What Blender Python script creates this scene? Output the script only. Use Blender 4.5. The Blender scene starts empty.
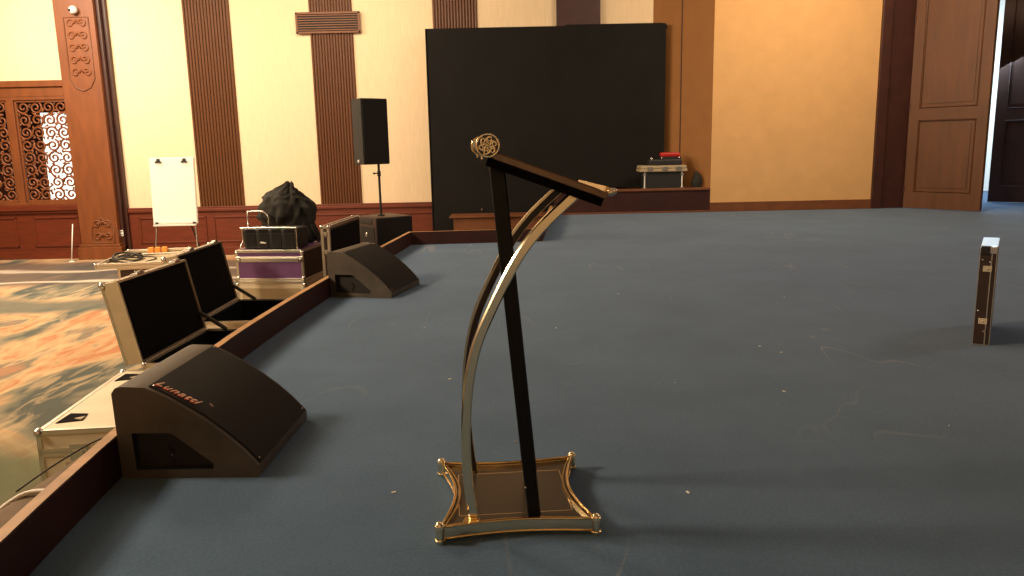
import bpy, bmesh, math, random
from mathutils import Vector, Matrix
R = math.radians
PI = math.pi
from mathutils import noise
random.seed(7)
S = bpy.context.scene
COL = S.collection

# ------------------------------------------------------------------ camera
cam_d = bpy.data.cameras.new('camera')
cam_d.sensor_fit = 'HORIZONTAL'
cam_d.sensor_width = 36.0
cam_d.lens = 770.0 / 1024.0 * 36.0
cam_d.clip_end = 200
cam = bpy.data.objects.new('camera', cam_d)
COL.objects.link(cam)
dn = Vector((88.0, 4212.0, 770.0)).normalized()          # world down, seen in camera axes (x right, y down, z forward)
fw = Vector((0, 0, 1.0)); fw = (fw - dn * fw.dot(dn)).normalized()
rt = dn.cross(fw)
if rt.x < 0: rt = -rt
ax = lambda i, s: Vector((rt[i] * s, fw[i] * s, -dn[i] * s))
cx_, cy_, cz_ = ax(0, 1), ax(1, -1), ax(2, -1)
m = Matrix(((cx_.x, cy_.x, cz_.x, 0.0), (cx_.y, cy_.y, cz_.y, 0.0), (cx_.z, cy_.z, cz_.z, 1.24), (0, 0, 0, 1)))
cam.matrix_world = m
S.camera = cam

# ------------------------------------------------------------------ exposure, world, lights
S.view_settings.view_transform = 'Standard'
S.view_settings.look = 'None'
S.view_settings.exposure = 0.0
S.view_settings.gamma = 1.0
S.view_settings.use_curve_mapping = False

W = bpy.data.worlds.new('world'); S.world = W
W.use_nodes = True
W.node_tree.nodes['Background'].inputs[0].default_value = (1.0, 0.82, 0.66, 1)
W.node_tree.nodes['Background'].inputs[1].default_value = 0.11


def area(name, loc, target, size, power, col, size_y=None, spread=180):
    d = bpy.data.lights.new(name, 'AREA')
    d.energy = power; d.color = col; d.size = size; d.spread = R(spread)
    if size_y:
        d.shape = 'RECTANGLE'; d.size_y = size_y
    o = bpy.data.objects.new(name, d); COL.objects.link(o)
    o.location = loc
    o.rotation_euler = (Vector(target) - Vector(loc)).to_track_quat('-Z', 'Y').to_euler()
    return o


WARM = (1.0, 0.76, 0.49)
area('hall_ceiling_light', (-8.2, 11.6, 4.9), (-8.0, 13.6, 0.6), 2.2, 640, (1.0, 0.82, 0.60))
area('hall_ceiling_light', (-6.2, 8.0, 4.7), (-4.6, 9.0, 0), 1.6, 400, WARM)
area('hall_ceiling_light', (-6.6, 3.0, 3.9), (-3.0, 3.6, 0), 1.0, 430, WARM)
area('stage_ceiling_light', (2.0, 7.5, 4.9), (2.0, 9.2, 0), 2.5, 65, (1.0, 0.86, 0.70))
area('stage_ceiling_light', (7.2, 6.0, 4.2), (3.5, 6.0, 0), 1.0, 70, (1.0, 0.86, 0.70))
area('wall_wash_light', (5.0, 10.8, 4.9), (5.2, 14.1, 1.9), 1.8, 205, (1.0, 0.76, 0.50), 1.0)
area('back_wall_wash_light', (-3.0, 12.2, 4.9), (-3.2, 15.3, 1.8), 2.6, 120, (1.0, 0.80, 0.54), 0.5)
area('rear_fill_light', (-1.0, -1.6, 4.6), (-1.2, -4.9, 1.6), 2.2, 190, WARM)  # added fill on the front wall, brightens what the lectern chrome reflects
area('corridor_daylight', (9.3, 16.2, 3.4), (9.4, 17.8, 1.5), 2.2, 330, (0.72, 0.9, 1.0))
area('doorway_daylight', (9.2, 14.9, 2.6), (8.6, 11.5, 0.0), 0.7, 45, (0.60, 0.82, 1.0))

# ------------------------------------------------------------------ materials


def mat(name, col, rough=0.6, metal=0.0, noise=0.0, nscale=8.0, bump=0.0, bscale=60.0, coat=0.0, spec=None, stretch=None):
    mt = bpy.data.materials.new(name); mt.use_nodes = True
    nt = mt.node_tree; b = nt.nodes['Principled BSDF']
    b.inputs['Base Color'].default_value = (*col, 1)
    b.inputs['Roughness'].default_value = rough
    b.inputs['Metallic'].default_value = metal
    b.inputs['Coat Weight'].default_value = coat
    if spec is not None: b.inputs['Specular IOR Level'].default_value = spec
    tc = nt.nodes.new('ShaderNodeTexCoord')
    mp = nt.nodes.new('ShaderNodeMapping'); nt.links.new(tc.outputs['Object'], mp.inputs[0])
    if stretch: mp.inputs['Scale'].default_value = stretch
    if noise > 0:
        n = nt.nodes.new('ShaderNodeTexNoise'); n.inputs['Scale'].default_value = nscale; n.inputs['Detail'].default_value = 6
        nt.links.new(mp.outputs[0], n.inputs['Vector'])
        r = nt.nodes.new('ShaderNodeValToRGB')
        r.color_ramp.elements[0].position = 0.3; r.color_ramp.elements[1].position = 0.7
        r.color_ramp.elements[0].color = (*[c * (1 - noise) for c in col], 1)
        r.color_ramp.elements[1].color = (*[min(1, c * (1 + noise)) for c in col], 1)
        nt.links.new(n.outputs['Fac'], r.inputs[0]); nt.links.new(r.outputs[0], b.inputs['Base Color'])
    if bump > 0:
        n2 = nt.nodes.new('ShaderNodeTexNoise'); n2.inputs['Scale'].default_value = bscale; n2.inputs['Detail'].default_value = 4
        nt.links.new(mp.outputs[0], n2.inputs['Vector'])
        bp = nt.nodes.new('ShaderNodeBump'); bp.inputs['Strength'].default_value = bump; bp.inputs['Distance'].default_value = 0.01
        nt.links.new(n2.outputs['Fac'], bp.inputs['Height']); nt.links.new(bp.outputs[0], b.inputs['Normal'])
    return mt


M = {}
M['cream'] = mat('cream_wall_fabric', (0.78, 0.61, 0.41), 0.9, noise=0.05, nscale=3, stretch=(12, 1, 1))
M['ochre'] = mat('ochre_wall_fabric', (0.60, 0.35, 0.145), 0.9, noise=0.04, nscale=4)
M['ochre_shaded'] = mat('shaded_ochre_partition', (0.30, 0.125, 0.03), 0.7, noise=0.05, nscale=4)  # ochre wall darkened, the shade of the splayed side put into the colour
M['red_wood'] = mat('red_brown_wood', (0.13, 0.023, 0.007), 0.45, noise=0.16, nscale=3, stretch=(1, 1, 6))
M['wood'] = mat('orange_brown_wood', (0.18, 0.052, 0.013), 0.5, noise=0.15, nscale=3, stretch=(3, 3, .6))
M['rib_wood'] = mat('fluted_wood', (0.115, 0.038, 0.0095), 0.5, noise=0.07, nscale=4, stretch=(4, 4, .5))
M['dark_wood'] = mat('dark_maroon_wood', (0.045, 0.013, 0.009), 0.45, noise=0.2, nscale=5)
M['trim_wood'] = mat('brown_wood_trim', (0.15, 0.050, 0.016), 0.5, noise=0.15, nscale=5)
M['kerb_side'] = mat('kerb_side_wood', (0.034, 0.009, 0.007), 0.6, spec=0.3, noise=0.2, nscale=4)
M['kerb_top'] = mat('kerb_worn_top', (0.42, 0.22, 0.095), 0.5, noise=0.2, nscale=9)
M['door_wood'] = mat('door_wood', (0.105, 0.036, 0.009), 0.42, noise=0.16, nscale=3, stretch=(3, 3, .5))
M['door_dark'] = mat('door_dark_wood', (0.050, 0.018, 0.012), 0.6, noise=0.2, nscale=4)
M['ceiling'] = mat('ceiling_paint', (0.6, 0.48, 0.34), 0.9)
M['white_wall'] = mat('white_corridor_paint', (0.85, 0.88, 0.88), 0.8)
M['black'] = mat('black_board', (0.009, 0.008, 0.0075), 0.85, spec=0.2, noise=0.15, nscale=2)
M['black_plastic'] = mat('black_plastic', (0.012, 0.012, 0.012), 0.5)
M['cabinet'] = mat('painted_speaker_cabinet', (0.076, 0.062, 0.048), 0.55, noise=0.25, nscale=7, bump=0.3, bscale=250)
M['grille'] = mat('black_speaker_grille', (0.010, 0.008, 0.008), 0.75, spec=0.3, bump=0.6, bscale=400)
M['cavity'] = mat('black_jack_cavity', (0.014, 0.012, 0.011), 0.7)
M['foam'] = mat('black_foam_lining', (0.005, 0.0045, 0.0045), 0.95, spec=0.12)
M['alu'] = mat('aluminium_edging', (0.76, 0.72, 0.64), 0.35, 1.0)
M['steel'] = mat('steel_hardware', (0.75, 0.73, 0.70), 0.25, 1.0)
M['case_cream'] = mat('cream_case_laminate', (0.64, 0.55, 0.40), 0.5, noise=0.06, nscale=6)
M['case_beige'] = mat('beige_case_laminate', (0.40, 0.31, 0.19), 0.5, noise=0.08, nscale=6)
M['purple'] = mat('purple_case_laminate', (0.14, 0.055, 0.17), 0.5, noise=0.12, nscale=6)
M['brown_case'] = mat('brown_case_laminate', (0.038, 0.019, 0.014), 0.5, noise=0.2, nscale=6)
M['bag'] = mat('black_bag_cloth', (0.016, 0.014, 0.011), 0.85, noise=0.2, nscale=6, bump=0.5, bscale=60)
M['chrome'] = mat('pale_gold_chrome', (0.92, 0.80, 0.56), 0.20, 1.0)
M['gold'] = mat('gold_edging', (0.70, 0.52, 0.26), 0.22, 1.0)
M['dark_liner'] = mat('dark_brown_inlay', (0.030, 0.017, 0.010), 0.3)
M['lectern_wood'] = mat('glossy_dark_brown_lectern_top', (0.15, 0.075, 0.036), 0.18, coat=0.6, noise=0.2, nscale=6)
M['matte_black'] = mat('matte_black_tray', (0.005, 0.0045, 0.004), 0.95, spec=0.05)
M['base_plate'] = mat('glossy_brown_base_plate', (0.038, 0.029, 0.022), 0.25, coat=0.3)
M['lectern_black'] = mat('satin_black_lectern', (0.006, 0.0055, 0.0055), 0.4, spec=0.22)
M['paper'] = mat('white_flip_chart_paper', (0.93, 0.92, 0.88), 0.8)
M['orange'] = mat('orange_plastic', (0.80, 0.30, 0.05), 0.5)
M['red'] = mat('red_plastic', (0.42, 0.012, 0.010), 0.4)
M['white'] = mat('white_plastic', (0.82, 0.80, 0.75), 0.4)
M['letter'] = mat('cream_letters', (0.85, 0.55, 0.40), 0.5)
M['letter_red'] = mat('red_letter_shade', (0.55, 0.05, 0.02), 0.5)
M['cable'] = mat('dark_rubber_cable', (0.03, 0.024, 0.02), 0.6)
M['gigbag'] = mat('brown_padded_cloth', (0.14, 0.09, 0.055), 0.8, noise=0.2, nscale=7)
M['lint'] = mat('white_lint', (0.8, 0.78, 0.74), 0.9)


def stage_carpet():
    mt = bpy.data.materials.new('blue_stage_carpet'); mt.use_nodes = True
    nt = mt.node_tree; N = nt.nodes; L = nt.links; b = N['Principled BSDF']
    b.inputs['Roughness'].default_value = 0.95; b.inputs['Specular IOR Level'].default_value = 0.15
    b.inputs['Sheen Weight'].default_value = 0.15; b.inputs['Sheen Roughness'].default_value = 0.6
    tc = N.new('ShaderNodeTexCoord')
    n = N.new('ShaderNodeTexNoise'); n.inputs['Scale'].default_value = 1.3; n.inputs['Detail'].default_value = 9; n.inputs['Roughness'].default_value = 0.62
    L.new(tc.outputs['Object'], n.inputs['Vector'])
    r = N.new('ShaderNodeValToRGB')
    r.color_ramp.elements[0].position = 0.32; r.color_ramp.elements[0].color = (0.027, 0.076, 0.155, 1)
    r.color_ramp.elements[1].position = 0.70; r.color_ramp.elements[1].color = (0.048, 0.106, 0.200, 1)
    L.new(n.outputs['Fac'], r.inputs[0])
    # pale curved scuff lines left on the pile
    mp = N.new('ShaderNodeMapping'); mp.inputs['Scale'].default_value = (1.0, 0.35, 1); mp.inputs['Rotation'].default_value = (0, 0, 0.12)
    L.new(tc.outputs['Object'], mp.inputs[0])
    n2 = N.new('ShaderNodeTexNoise'); n2.inputs['Scale'].default_value = 1.6; n2.inputs['Detail'].default_value = 2; n2.inputs['Distortion'].default_value = 0.6
    L.new(mp.outputs[0], n2.inputs['Vector'])
    r2 = N.new('ShaderNodeValToRGB'); cr = r2.color_ramp
    cr.elements[0].position = 0.492; cr.elements[0].color = (0, 0, 0, 1)
    cr.elements[1].position = 0.508; cr.elements[1].color = (0, 0, 0, 1)
    e = cr.elements.new(0.5); e.color = (1, 1, 1, 1)
    L.new(n2.outputs['Fac'], r2.inputs[0])
    n3 = N.new('ShaderNodeTexNoise'); n3.inputs['Scale'].default_value = 0.7; L.new(tc.outputs['Object'], n3.inputs['Vector'])
    r3 = N.new('ShaderNodeValToRGB'); r3.color_ramp.elements[0].position = 0.52; r3.color_ramp.elements[1].position = 0.66
    L.new(n3.outputs['Fac'], r3.inputs[0])
    mu = N.new('ShaderNodeMath'); mu.operation = 'MULTIPLY'; L.new(r2.outputs[0], mu.inputs[0]); L.new(r3.outputs[0], mu.inputs[1])
    mu2 = N.new('ShaderNodeMath'); mu2.operation = 'MULTIPLY'; mu2.inputs[1].default_value = 0.35; L.new(mu.outputs[0], mu2.inputs[0])
    mx = N.new('ShaderNodeMix'); mx.data_type = 'RGBA'
    L.new(mu2.outputs[0], mx.inputs[0]); L.new(r.outputs[0], mx.inputs[6]); mx.inputs[7].default_value = (0.30, 0.27, 0.24, 1)
    # fine pile grain
    n4 = N.new('ShaderNodeTexNoise'); n4.inputs['Scale'].default_value = 90; n4.inputs['Detail'].default_value = 3; L.new(tc.outputs['Object'], n4.inputs['Vector'])
    hv = N.new('ShaderNodeHueSaturation')
    mr = N.new('ShaderNodeMapRange'); mr.inputs[1].default_value = 0.3; mr.inputs[2].default_value = 0.7; mr.inputs[3].default_value = 0.82; mr.inputs[4].default_value = 1.18
    L.new(n4.outputs['Fac'], mr.inputs[0]); L.new(mr.outputs[0], hv.inputs['Value']); L.new(mx.outputs[2], hv.inputs['Color'])
    L.new(hv.outputs[0], b.inputs['Base Color'])
    bp = N.new('ShaderNodeBump'); bp.inputs['Strength'].default_value = 0.4; bp.inputs['Distance'].default_value = 0.004
    L.new(n4.outputs['Fac'], bp.inputs['Height']); L.new(bp.outputs[0], b.inputs['Normal'])
    return mt


def hall_carpet():
    mt = bpy.data.materials.new('brushstroke_hall_carpet'); mt.use_nodes = True
    nt = mt.node_tree; N = nt.nodes; L = nt.links; b = N['Principled BSDF']
    b.inputs['Roughness'].default_value = 0.95; b.inputs['Specular IOR Level'].default_value = 0.1
    tc = N.new('ShaderNodeTexCoord')
    mp = N.new('ShaderNodeMapping'); mp.inputs['Rotation'].default_value = (0, 0, -0.5); mp.inputs['Scale'].default_value = (0.9, 0.40, 1)
    L.new(tc.outputs['Object'], mp.inputs[0])
    n = N.new('ShaderNodeTexNoise'); n.inputs['Scale'].default_value = 0.75; n.inputs['Detail'].default_value = 5; n.inputs['Roughness'].default_value = 0.55; n.inputs['Distortion'].default_value = 0.7
    L.new(mp.outputs[0], n.inputs['Vector'])
    r = N.new('ShaderNodeValToRGB'); cr = r.color_ramp
    stops = [(0.0, (0.06, 0.07, 0.06)), (0.40, (0.085, 0.095, 0.085)), (0.445, (0.20, 0.18, 0.13)), (0.475, (0.36, 0.24, 0.14)),
             (0.51, (0.44, 0.31, 0.18)), (0.55, (0.38, 0.165, 0.085)), (0.59, (0.44, 0.29, 0.16)), (0.63, (0.17, 0.155, 0.12)), (0.72, (0.44, 0.20, 0.10)), (1.0, (0.5, 0.38, 0.24))]
    cr.elements[0].position = 0; cr.elements[0].color = (*stops[0][1], 1)
    cr.elements[1].position = 1; cr.elements[1].color = (*stops[-1][1], 1)
    for p, c in stops[1:-1]:
        e = cr.elements.new(p); e.color = (*c, 1)
    L.new(n.outputs['Fac'], r.inputs[0])
    # fine dry-brush streaks
    mp2 = N.new('ShaderNodeMapping'); mp2.inputs['Rotation'].default_value = (0, 0, -0.75); mp2.inputs['Scale'].default_value = (3.4, 0.8, 1)
    L.new(tc.outputs['Object'], mp2.inputs[0])
    n2 = N.new('ShaderNodeTexNoise'); n2.inputs['Scale'].default_value = 2.0; n2.inputs['Detail'].default_value = 6; n2.inputs['Distortion'].default_value = 0.9
    L.new(mp2.outputs[0], n2.inputs['Vector'])
    r2 = N.new('ShaderNodeValToRGB')
    r2.color_ramp.elements[0].position = 0.50; r2.color_ramp.elements[0].color = (0, 0, 0, 1)
    r2.color_ramp.elements[1].position = 0.60; r2.color_ramp.elements[1].color = (1, 1, 1, 1)
    L.new(n2.outputs['Fac'], r2.inputs[0])
    mu = N.new('ShaderNodeMath'); mu.operation = 'MULTIPLY'; mu.inputs[1].default_value = 0.42; L.new(r2.outputs[0], mu.inputs[0])
    mx = N.new('ShaderNodeMix'); mx.data_type = 'RGBA'
    L.new(mu.outputs[0], mx.inputs[0]); L.new(r.outputs[0], mx.inputs[6]); mx.inputs[7].default_value = (0.58, 0.42, 0.25, 1)
    # dark slate border band near the back wall with thin pale lines, and a dark green field near the camera
    sx = N.new('ShaderNodeSeparateXYZ'); L.new(tc.outputs['Object'], sx.inputs[0])
    n5 = N.new('ShaderNodeTexNoise'); n5.inputs['Scale'].default_value = 0.5; L.new(tc.outputs['Object'], n5.inputs['Vector'])
    ad = N.new('ShaderNodeMath'); ad.operation = 'MULTIPLY_ADD'; ad.inputs[1].default_value = 1.4; L.new(n5.outputs['Fac'], ad.inputs[0]); L.new(sx.outputs['Y'], ad.inputs[2])
    def band(a0, a1, a2, a3, src=None):
        rr = N.new('ShaderNodeMapRange'); rr.inputs[1].default_value = 0; rr.inputs[2].default_value = 20
        L.new((src or ad).outputs[0], rr.inputs[0])
        q = N.new('ShaderNodeValToRGB'); c = q.color_ramp
        c.elements[0].position = a0 / 20; c.elements[0].color = (0, 0, 0, 1)
        c.elements[1].position = a3 / 20; c.elements[1].color = (0, 0, 0, 1)
        c.elements.new(a1 / 20).color = (1, 1, 1, 1); c.elements.new(a2 / 20).color = (1, 1, 1, 1)
        L.new(rr.outputs[0], q.inputs[0]); return q
    cur = mx
    for (a, col) in (((12.4, 12.8, 15.1, 15.4), (0.085, 0.070, 0.065, 1)), ((12.85, 12.95, 13.05, 13.15), (0.55, 0.47, 0.38, 1)), ((14.2, 14.3, 14.4, 14.5), (0.5, 0.42, 0.34, 1)),
                     ((10.4, 10.7, 11.3, 11.7), (0.10, 0.115, 0.10, 1)), ((2.6, 3.2, 5.6, 6.2), (0.06, 0.085, 0.055, 1))):
        q = band(*a); mm = N.new('ShaderNodeMix'); mm.data_type = 'RGBA'
        k = N.new('ShaderNodeMath'); k.operation = 'MULTIPLY'; k.inputs[1].default_value = 0.85
        L.new(q.outputs[0], k.inputs[0])
        L.new(k.outputs[0], mm.inputs[0]); L.new(cur.outputs[2], mm.inputs[6]); mm.inputs[7].default_value = col; cur = mm
    L.new(cur.outputs[2], b.inputs['Base Color'])
    return mt


M['carpet'] = stage_carpet()
M['hall_carpet'] = hall_carpet()

# ------------------------------------------------------------------ mesh helpers


def link(name, bm, m_, parent=None, loc=None, rot=None, smooth=False, auto=None):
    me = bpy.data.meshes.new(name)
    bmesh.ops.recalc_face_normals(bm, faces=bm.faces)
    bm.to_mesh(me); bm.free()
    ms = m_ if isinstance(m_, (list, tuple)) else [m_]
    for k in ms: me.materials.append(M[k])
    if smooth:
        for p in me.polygons: p.use_smooth = True
        if auto is not None: me.set_sharp_from_angle(angle=R(auto))
    o = bpy.data.objects.new(name, me); COL.objects.link(o)
    if parent: o.parent = parent
    if loc: o.location = loc
    if rot: o.rotation_euler = rot
    return o


def box(bm, x0, x1, y0, y1, z0, z1, bev=0.0, mi=0, segs=2):
    r = bmesh.ops.create_cube(bm, size=1.0)
    vs = r['verts']
    for v in vs:
        v.co = Vector(((x0 + x1) / 2 + v.co.x * (x1 - x0), (y0 + y1) / 2 + v.co.y * (y1 - y0), (z0 + z1) / 2 + v.co.z * (z1 - z0)))
    fs = list({f for v in vs for f in v.link_faces})
    for f in fs: f.material_index = mi
    if bev > 0:
        es = list({e for v in vs for e in v.link_edges})
        bmesh.ops.bevel(bm, geom=es, offset=bev, segments=segs, affect='EDGES', profile=0.6, material=mi)
    return vs


def cyl(bm, p0, p1, r0, r1=None, n=16, mi=0):
    p0, p1 = Vector(p0), Vector(p1); r1 = r0 if r1 is None else r1
    d = p1 - p0; q = d.to_track_quat('Z', 'Y').to_matrix()
    a = [bm.verts.new(p0 + q @ Vector((r0 * math.cos(2 * PI * i / n), r0 * math.sin(2 * PI * i / n), 0))) for i in range(n)]
    b = [bm.verts.new(p1 + q @ Vector((r1 * math.cos(2 * PI * i / n), r1 * math.sin(2 * PI * i / n), 0))) for i in range(n)]
    fs = [bm.faces.new((a[i], a[(i + 1) % n], b[(i + 1) % n], b[i])) for i in range(n)]
    fs.append(bm.faces.new(a[::-1])); fs.append(bm.faces.new(b))
    for f in fs: f.material_index = mi


def sphere(bm, c, r, sz=1.0, u=12, v=8, mi=0):
    rr = bmesh.ops.create_uvsphere(bm, u_segments=u, v_segments=v, radius=r)
    for w in rr['verts']:
        w.co = Vector((c[0] + w.co.x, c[1] + w.co.y, c[2] + w.co.z * sz))
        for f in w.link_faces: f.material_index = mi


def tube(bm, pts, r, n=8, closed=False, ry=None, mi=0):
    pts = [Vector(p) for p in pts]; m_ = len(pts); rings = []
    up = Vector((0, 0, 1)); prev = None
    for i, p in enumerate(pts):
        if closed: t = pts[(i + 1) % m_] - pts[i - 1]
        else: t = pts[min(i + 1, m_ - 1)] - pts[max(i - 1, 0)]
        t.normalize()
        if prev is None:
            nrm = t.cross(up)
            if nrm.length < 1e-3: nrm = t.cross(Vector((1, 0, 0)))
        else:
            nrm = prev - t * prev.dot(t)
        nrm.normalize(); prev = nrm; bn = t.cross(nrm)
        rings.append([bm.verts.new(p + nrm * r * math.cos(2 * PI * k / n) + bn * r * math.sin(2 * PI * k / n)) for k in range(n)])
    rng = range(m_ if closed else m_ - 1)
    for i in rng:
        a, b = rings[i], rings[(i + 1) % m_]
        for k in range(n):
            f = bm.faces.new((a[k], a[(k + 1) % n], b[(k + 1) % n], b[k])); f.material_index = mi
    if not closed:
        bm.faces.new(rings[0][::-1]).material_index = mi; bm.faces.new(rings[-1]).material_index = mi


def prism(bm, poly, axis, a, b, mi=0):
    """extrude a 2-D polygon along an axis; for 'y' the polygon is (x,z), for 'z' (x,y), for 'x' (y,z)"""
    f3 = {'y': lambda p, t: (p[0], t, p[1]), 'z': lambda p, t: (p[0], p[1], t), 'x': lambda p, t: (t, p[0], p[1])}[axis]
    A = [bm.verts.new(f3(p, a)) for p in poly]; B = [bm.verts.new(f3(p, b)) for p in poly]
    n = len(poly); out = [bm.faces.new(A), bm.faces.new(B[::-1])]
    out += [bm.faces.new((A[i], A[(i + 1) % n], B[(i + 1) % n], B[i])) for i in range(n)]
    for f in out: f.material_index = mi
    return out


def ribbon(bm, pts, half, y0, y1, mi=0):
    """band following pts (x,z) with in-plane half width, from y0 to y1"""
    V = [Vector((p[0], p[1])) for p in pts]; n = len(V); rows = []
    for i, p in enumerate(V):
        t = (V[min(i + 1, n - 1)] - V[max(i - 1, 0)]).normalized(); nr = Vector((-t.y, t.x))
        a, b = p + nr * half, p - nr * half
        c = 0.25 * (y1 - y0)
        ring = [(a.x, y0 + c, a.y), ((p + nr * half * .7).x, y0, (p + nr * half * .7).y), ((p - nr * half * .7).x, y0, (p - nr * half * .7).y),
                (b.x, y0 + c, b.y), (b.x, y1, b.y), (a.x, y1, a.y)]
        rows.append([bm.verts.new(q) for q in ring])
    for i in range(n - 1):
        for k in range(6):
            bm.faces.new((rows[i][k], rows[i][(k + 1) % 6], rows[i + 1][(k + 1) % 6], rows[i + 1][k])).material_index = mi
    bm.faces.new(rows[0]); bm.faces.new(rows[-1][::-1])


def smooth_pts(pts, n=6):
    """Catmull-Rom through tuples"""
    P = [Vector(p) for p in pts]; out = []
    for i in range(len(P) - 1):
        p0, p1, p2, p3 = P[max(i - 1, 0)], P[i], P[i + 1], P[min(i + 2, len(P) - 1)]
        for k in range(n):
            t = k / n
            out.append(0.5 * ((2 * p1) + (p2 - p0) * t + (2 * p0 - 5 * p1 + 4 * p2 - p3) * t * t + (-p0 + 3 * p1 - 3 * p2 + p3) * t ** 3))
    out.append(P[-1]); return out


def thing(name, label, cat, loc=(0, 0, 0), rz=0.0, group=None):
    o = bpy.data.objects.new(name, None); COL.objects.link(o)
    o.empty_display_size = 0.1
    o.location = loc; o.rotation_euler = (0, 0, rz)
    o['label'] = label; o['category'] = cat
    if group: o['group'] = group
    return o


def tag(o, label, cat, group=None, kind=None):
    o['label'] = label; o['category'] = cat
    if group: o['group'] = group
    if kind: o['kind'] = kind
    return o


def struct(name, bm, m_, **k):
    o = link(name, bm, m_, **k); o['kind'] = 'structure'; return o


def kids(o): return [c for c in bpy.data.objects if c.parent == o]


def dup(root, loc, rz, label, group=None):
    r = root.copy(); COL.objects.link(r); r.location = loc; r.rotation_euler = (0, 0, rz); r['label'] = label
    if group: r['group'] = group
    for ch in kids(root):
        c = ch.copy(); COL.objects.link(c); c.parent = r
        for g in kids(ch):
            d = g.copy(); COL.objects.link(d); d.parent = c
    return r


FZ = -0.754          # hall floor, below the stage at z = 0
YB = 15.3            # back wall
YS = 14.15           # wall at the rear of the stage
KH = 0.17            # kerb height

# ------------------------------------------------------------------ setting
KERB = [(-0.2, -4.95), (-0.85, -2.0), (-1.12, -0.3), (-1.30, 0.9), (-1.46, 2.02), (-1.55, 2.9), (-1.65, 4.18), (-1.635, 5.3), (-1.577, 6.41), (-1.46, 8.3), (-1.314, 10.1)]
kp = [(p.x, p.y) for p in smooth_pts([(x, y, 0) for x, y in KERB], 5)]
kp += [(0.42, 10.20), (.74, 13.7), (.78, 14.14)]

bm = bmesh.new(); box(bm, -17, 12.5, -5, YB + .05, FZ - .2, FZ); struct('floor', bm, 'hall_carpet')
bm = bmesh.new()
poly = kp + [(12.4, 14.14), (12.4, -4.95)]
fs = prism(bm, poly, 'z', FZ + .004, 0.0)
bmesh.ops.triangulate(bm, faces=[f for f in fs if len(f.verts) > 4])
struct('floor_stage', bm, 'carpet')
bm = bmesh.new(); box(bm, 6.7, 12.4, 14.141, 19.0, -0.3, -0.002); struct('floor_corridor', bm, 'carpet')
bm = bmesh.new(); box(bm, -17, 12.5, -5, 19, 5.3, 5.4); struct('ceiling', bm, 'ceiling')

# kerb along the stage edge
def kerb():
    th = 0.05; pts = [Vector(p) for p in kp]; bm = bmesh.new(); rows = []
    for i, p in enumerate(pts):
        if i == 0: t = pts[1] - pts[0]; nr = Vector((-t.y, t.x)).normalized(); k = 1
        elif i == len(pts) - 1: t = pts[-1] - pts[-2]; nr = Vector((-t.y, t.x)).normalized(); k = 1
        else:
            a = (pts[i] - pts[i - 1]).normalized(); b = (pts[i + 1] - pts[i]).normalized()
            na, nb = Vector((-a.y, a.x)), Vector((-b.y, b.x)); nr = (na + nb).normalized(); k = 1 / max(.4, nr.dot(na))
        q = p + nr * th * k
        rows.append([bm.verts.new((p.x, p.y, 0.002)), bm.verts.new((p.x, p.y, KH)), bm.verts.new((q.x, q.y, KH)), bm.verts.new((q.x, q.y, FZ + .004))])
    for i in range(len(rows) - 1):
        for k in range(4):
            f = bm.faces.new((rows[i][k], rows[i][(k + 1) % 4], rows[i + 1][(k + 1) % 4], rows[i + 1][k]))
            f.material_index = 1 if k == 1 else 0
    bm.faces.new(rows[0]); bm.faces.new(rows[-1][::-1])
    o = struct('trim_1', bm, ['kerb_side', 'kerb_top'])
    md = o.modifiers.new('b', 'BEVEL'); md.width = 0.004; md.segments = 1; md.limit_method = 'ANGLE'; md.angle_limit = R(50)
kerb()

# back wall (with an opening behind the carved screen)
XL, XS = -17.0, 3.66
bm = bmesh.new()
box(bm, -8.4, 3.9, YB, YB + .15, FZ, 5.3)
box(bm, XL, -12.4, YB, YB + .15, .3, 2.40); box(bm, XL, -8.4, YB, YB + .15, 2.40, 5.3)
box(bm, XL, -8.4, YB, YB + .15, FZ, 0.30)
struct('wall_back', bm, 'cream')
bm = bmesh.new(); box(bm, XL - .1, XL, -5, YB + .1, FZ, 5.3); struct('wall_left', bm, 'cream')
bm = bmesh.new(); box(bm, 12.4, 12.5, -5, 19, -.3, 5.3); struct('wall_right', bm, 'ochre')
bm = bmesh.new()
box(bm, XS, 6.80, YS, YS + .12, 0.0, 5.3)
box(bm, 6.80, 10.5, YS, YS + .12, 3.95, 5.3)
box(bm, 10.5, 12.4, YS, YS + .12, 0.0, 5.3)
struct('wall_stage', bm, 'ochre')
bm = bmesh.new(); box(bm, 6.7, 12.4, 18.3, 18.4, -.002, 5.3); struct('wall_corridor', bm, 'white_wall')
bm = bmesh.new(); box(bm, XL - .1, 12.5, -5.1, -5, FZ, 5.3); struct('wall_front', bm, 'cream')
# splayed recess wall
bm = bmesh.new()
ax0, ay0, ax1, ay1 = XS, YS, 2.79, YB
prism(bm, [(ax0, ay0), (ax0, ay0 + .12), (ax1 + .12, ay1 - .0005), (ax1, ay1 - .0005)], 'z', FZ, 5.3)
struct('wall_recess', bm, 'ochre_shaded')
bm = bmesh.new()
def on_splay(t, off=0.0):
    d = Vector((ax1 - ax0, ay1 - ay0)); n_ = Vector((-d.y, d.x)).normalized()
    if n_.y > 0: n_ = -n_
    return Vector((ax0, ay0)) + d * t + n_ * off
a, b = on_splay(.50, .006), on_splay(.515, .006); c, d = on_splay(.515, -.004), on_splay(.50, -.004)
prism(bm, [tuple(a), tuple(b), tuple(c), tuple(d)], 'z', .46, 5.3)
struct('trim_2', bm, 'dark_wood')

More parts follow.
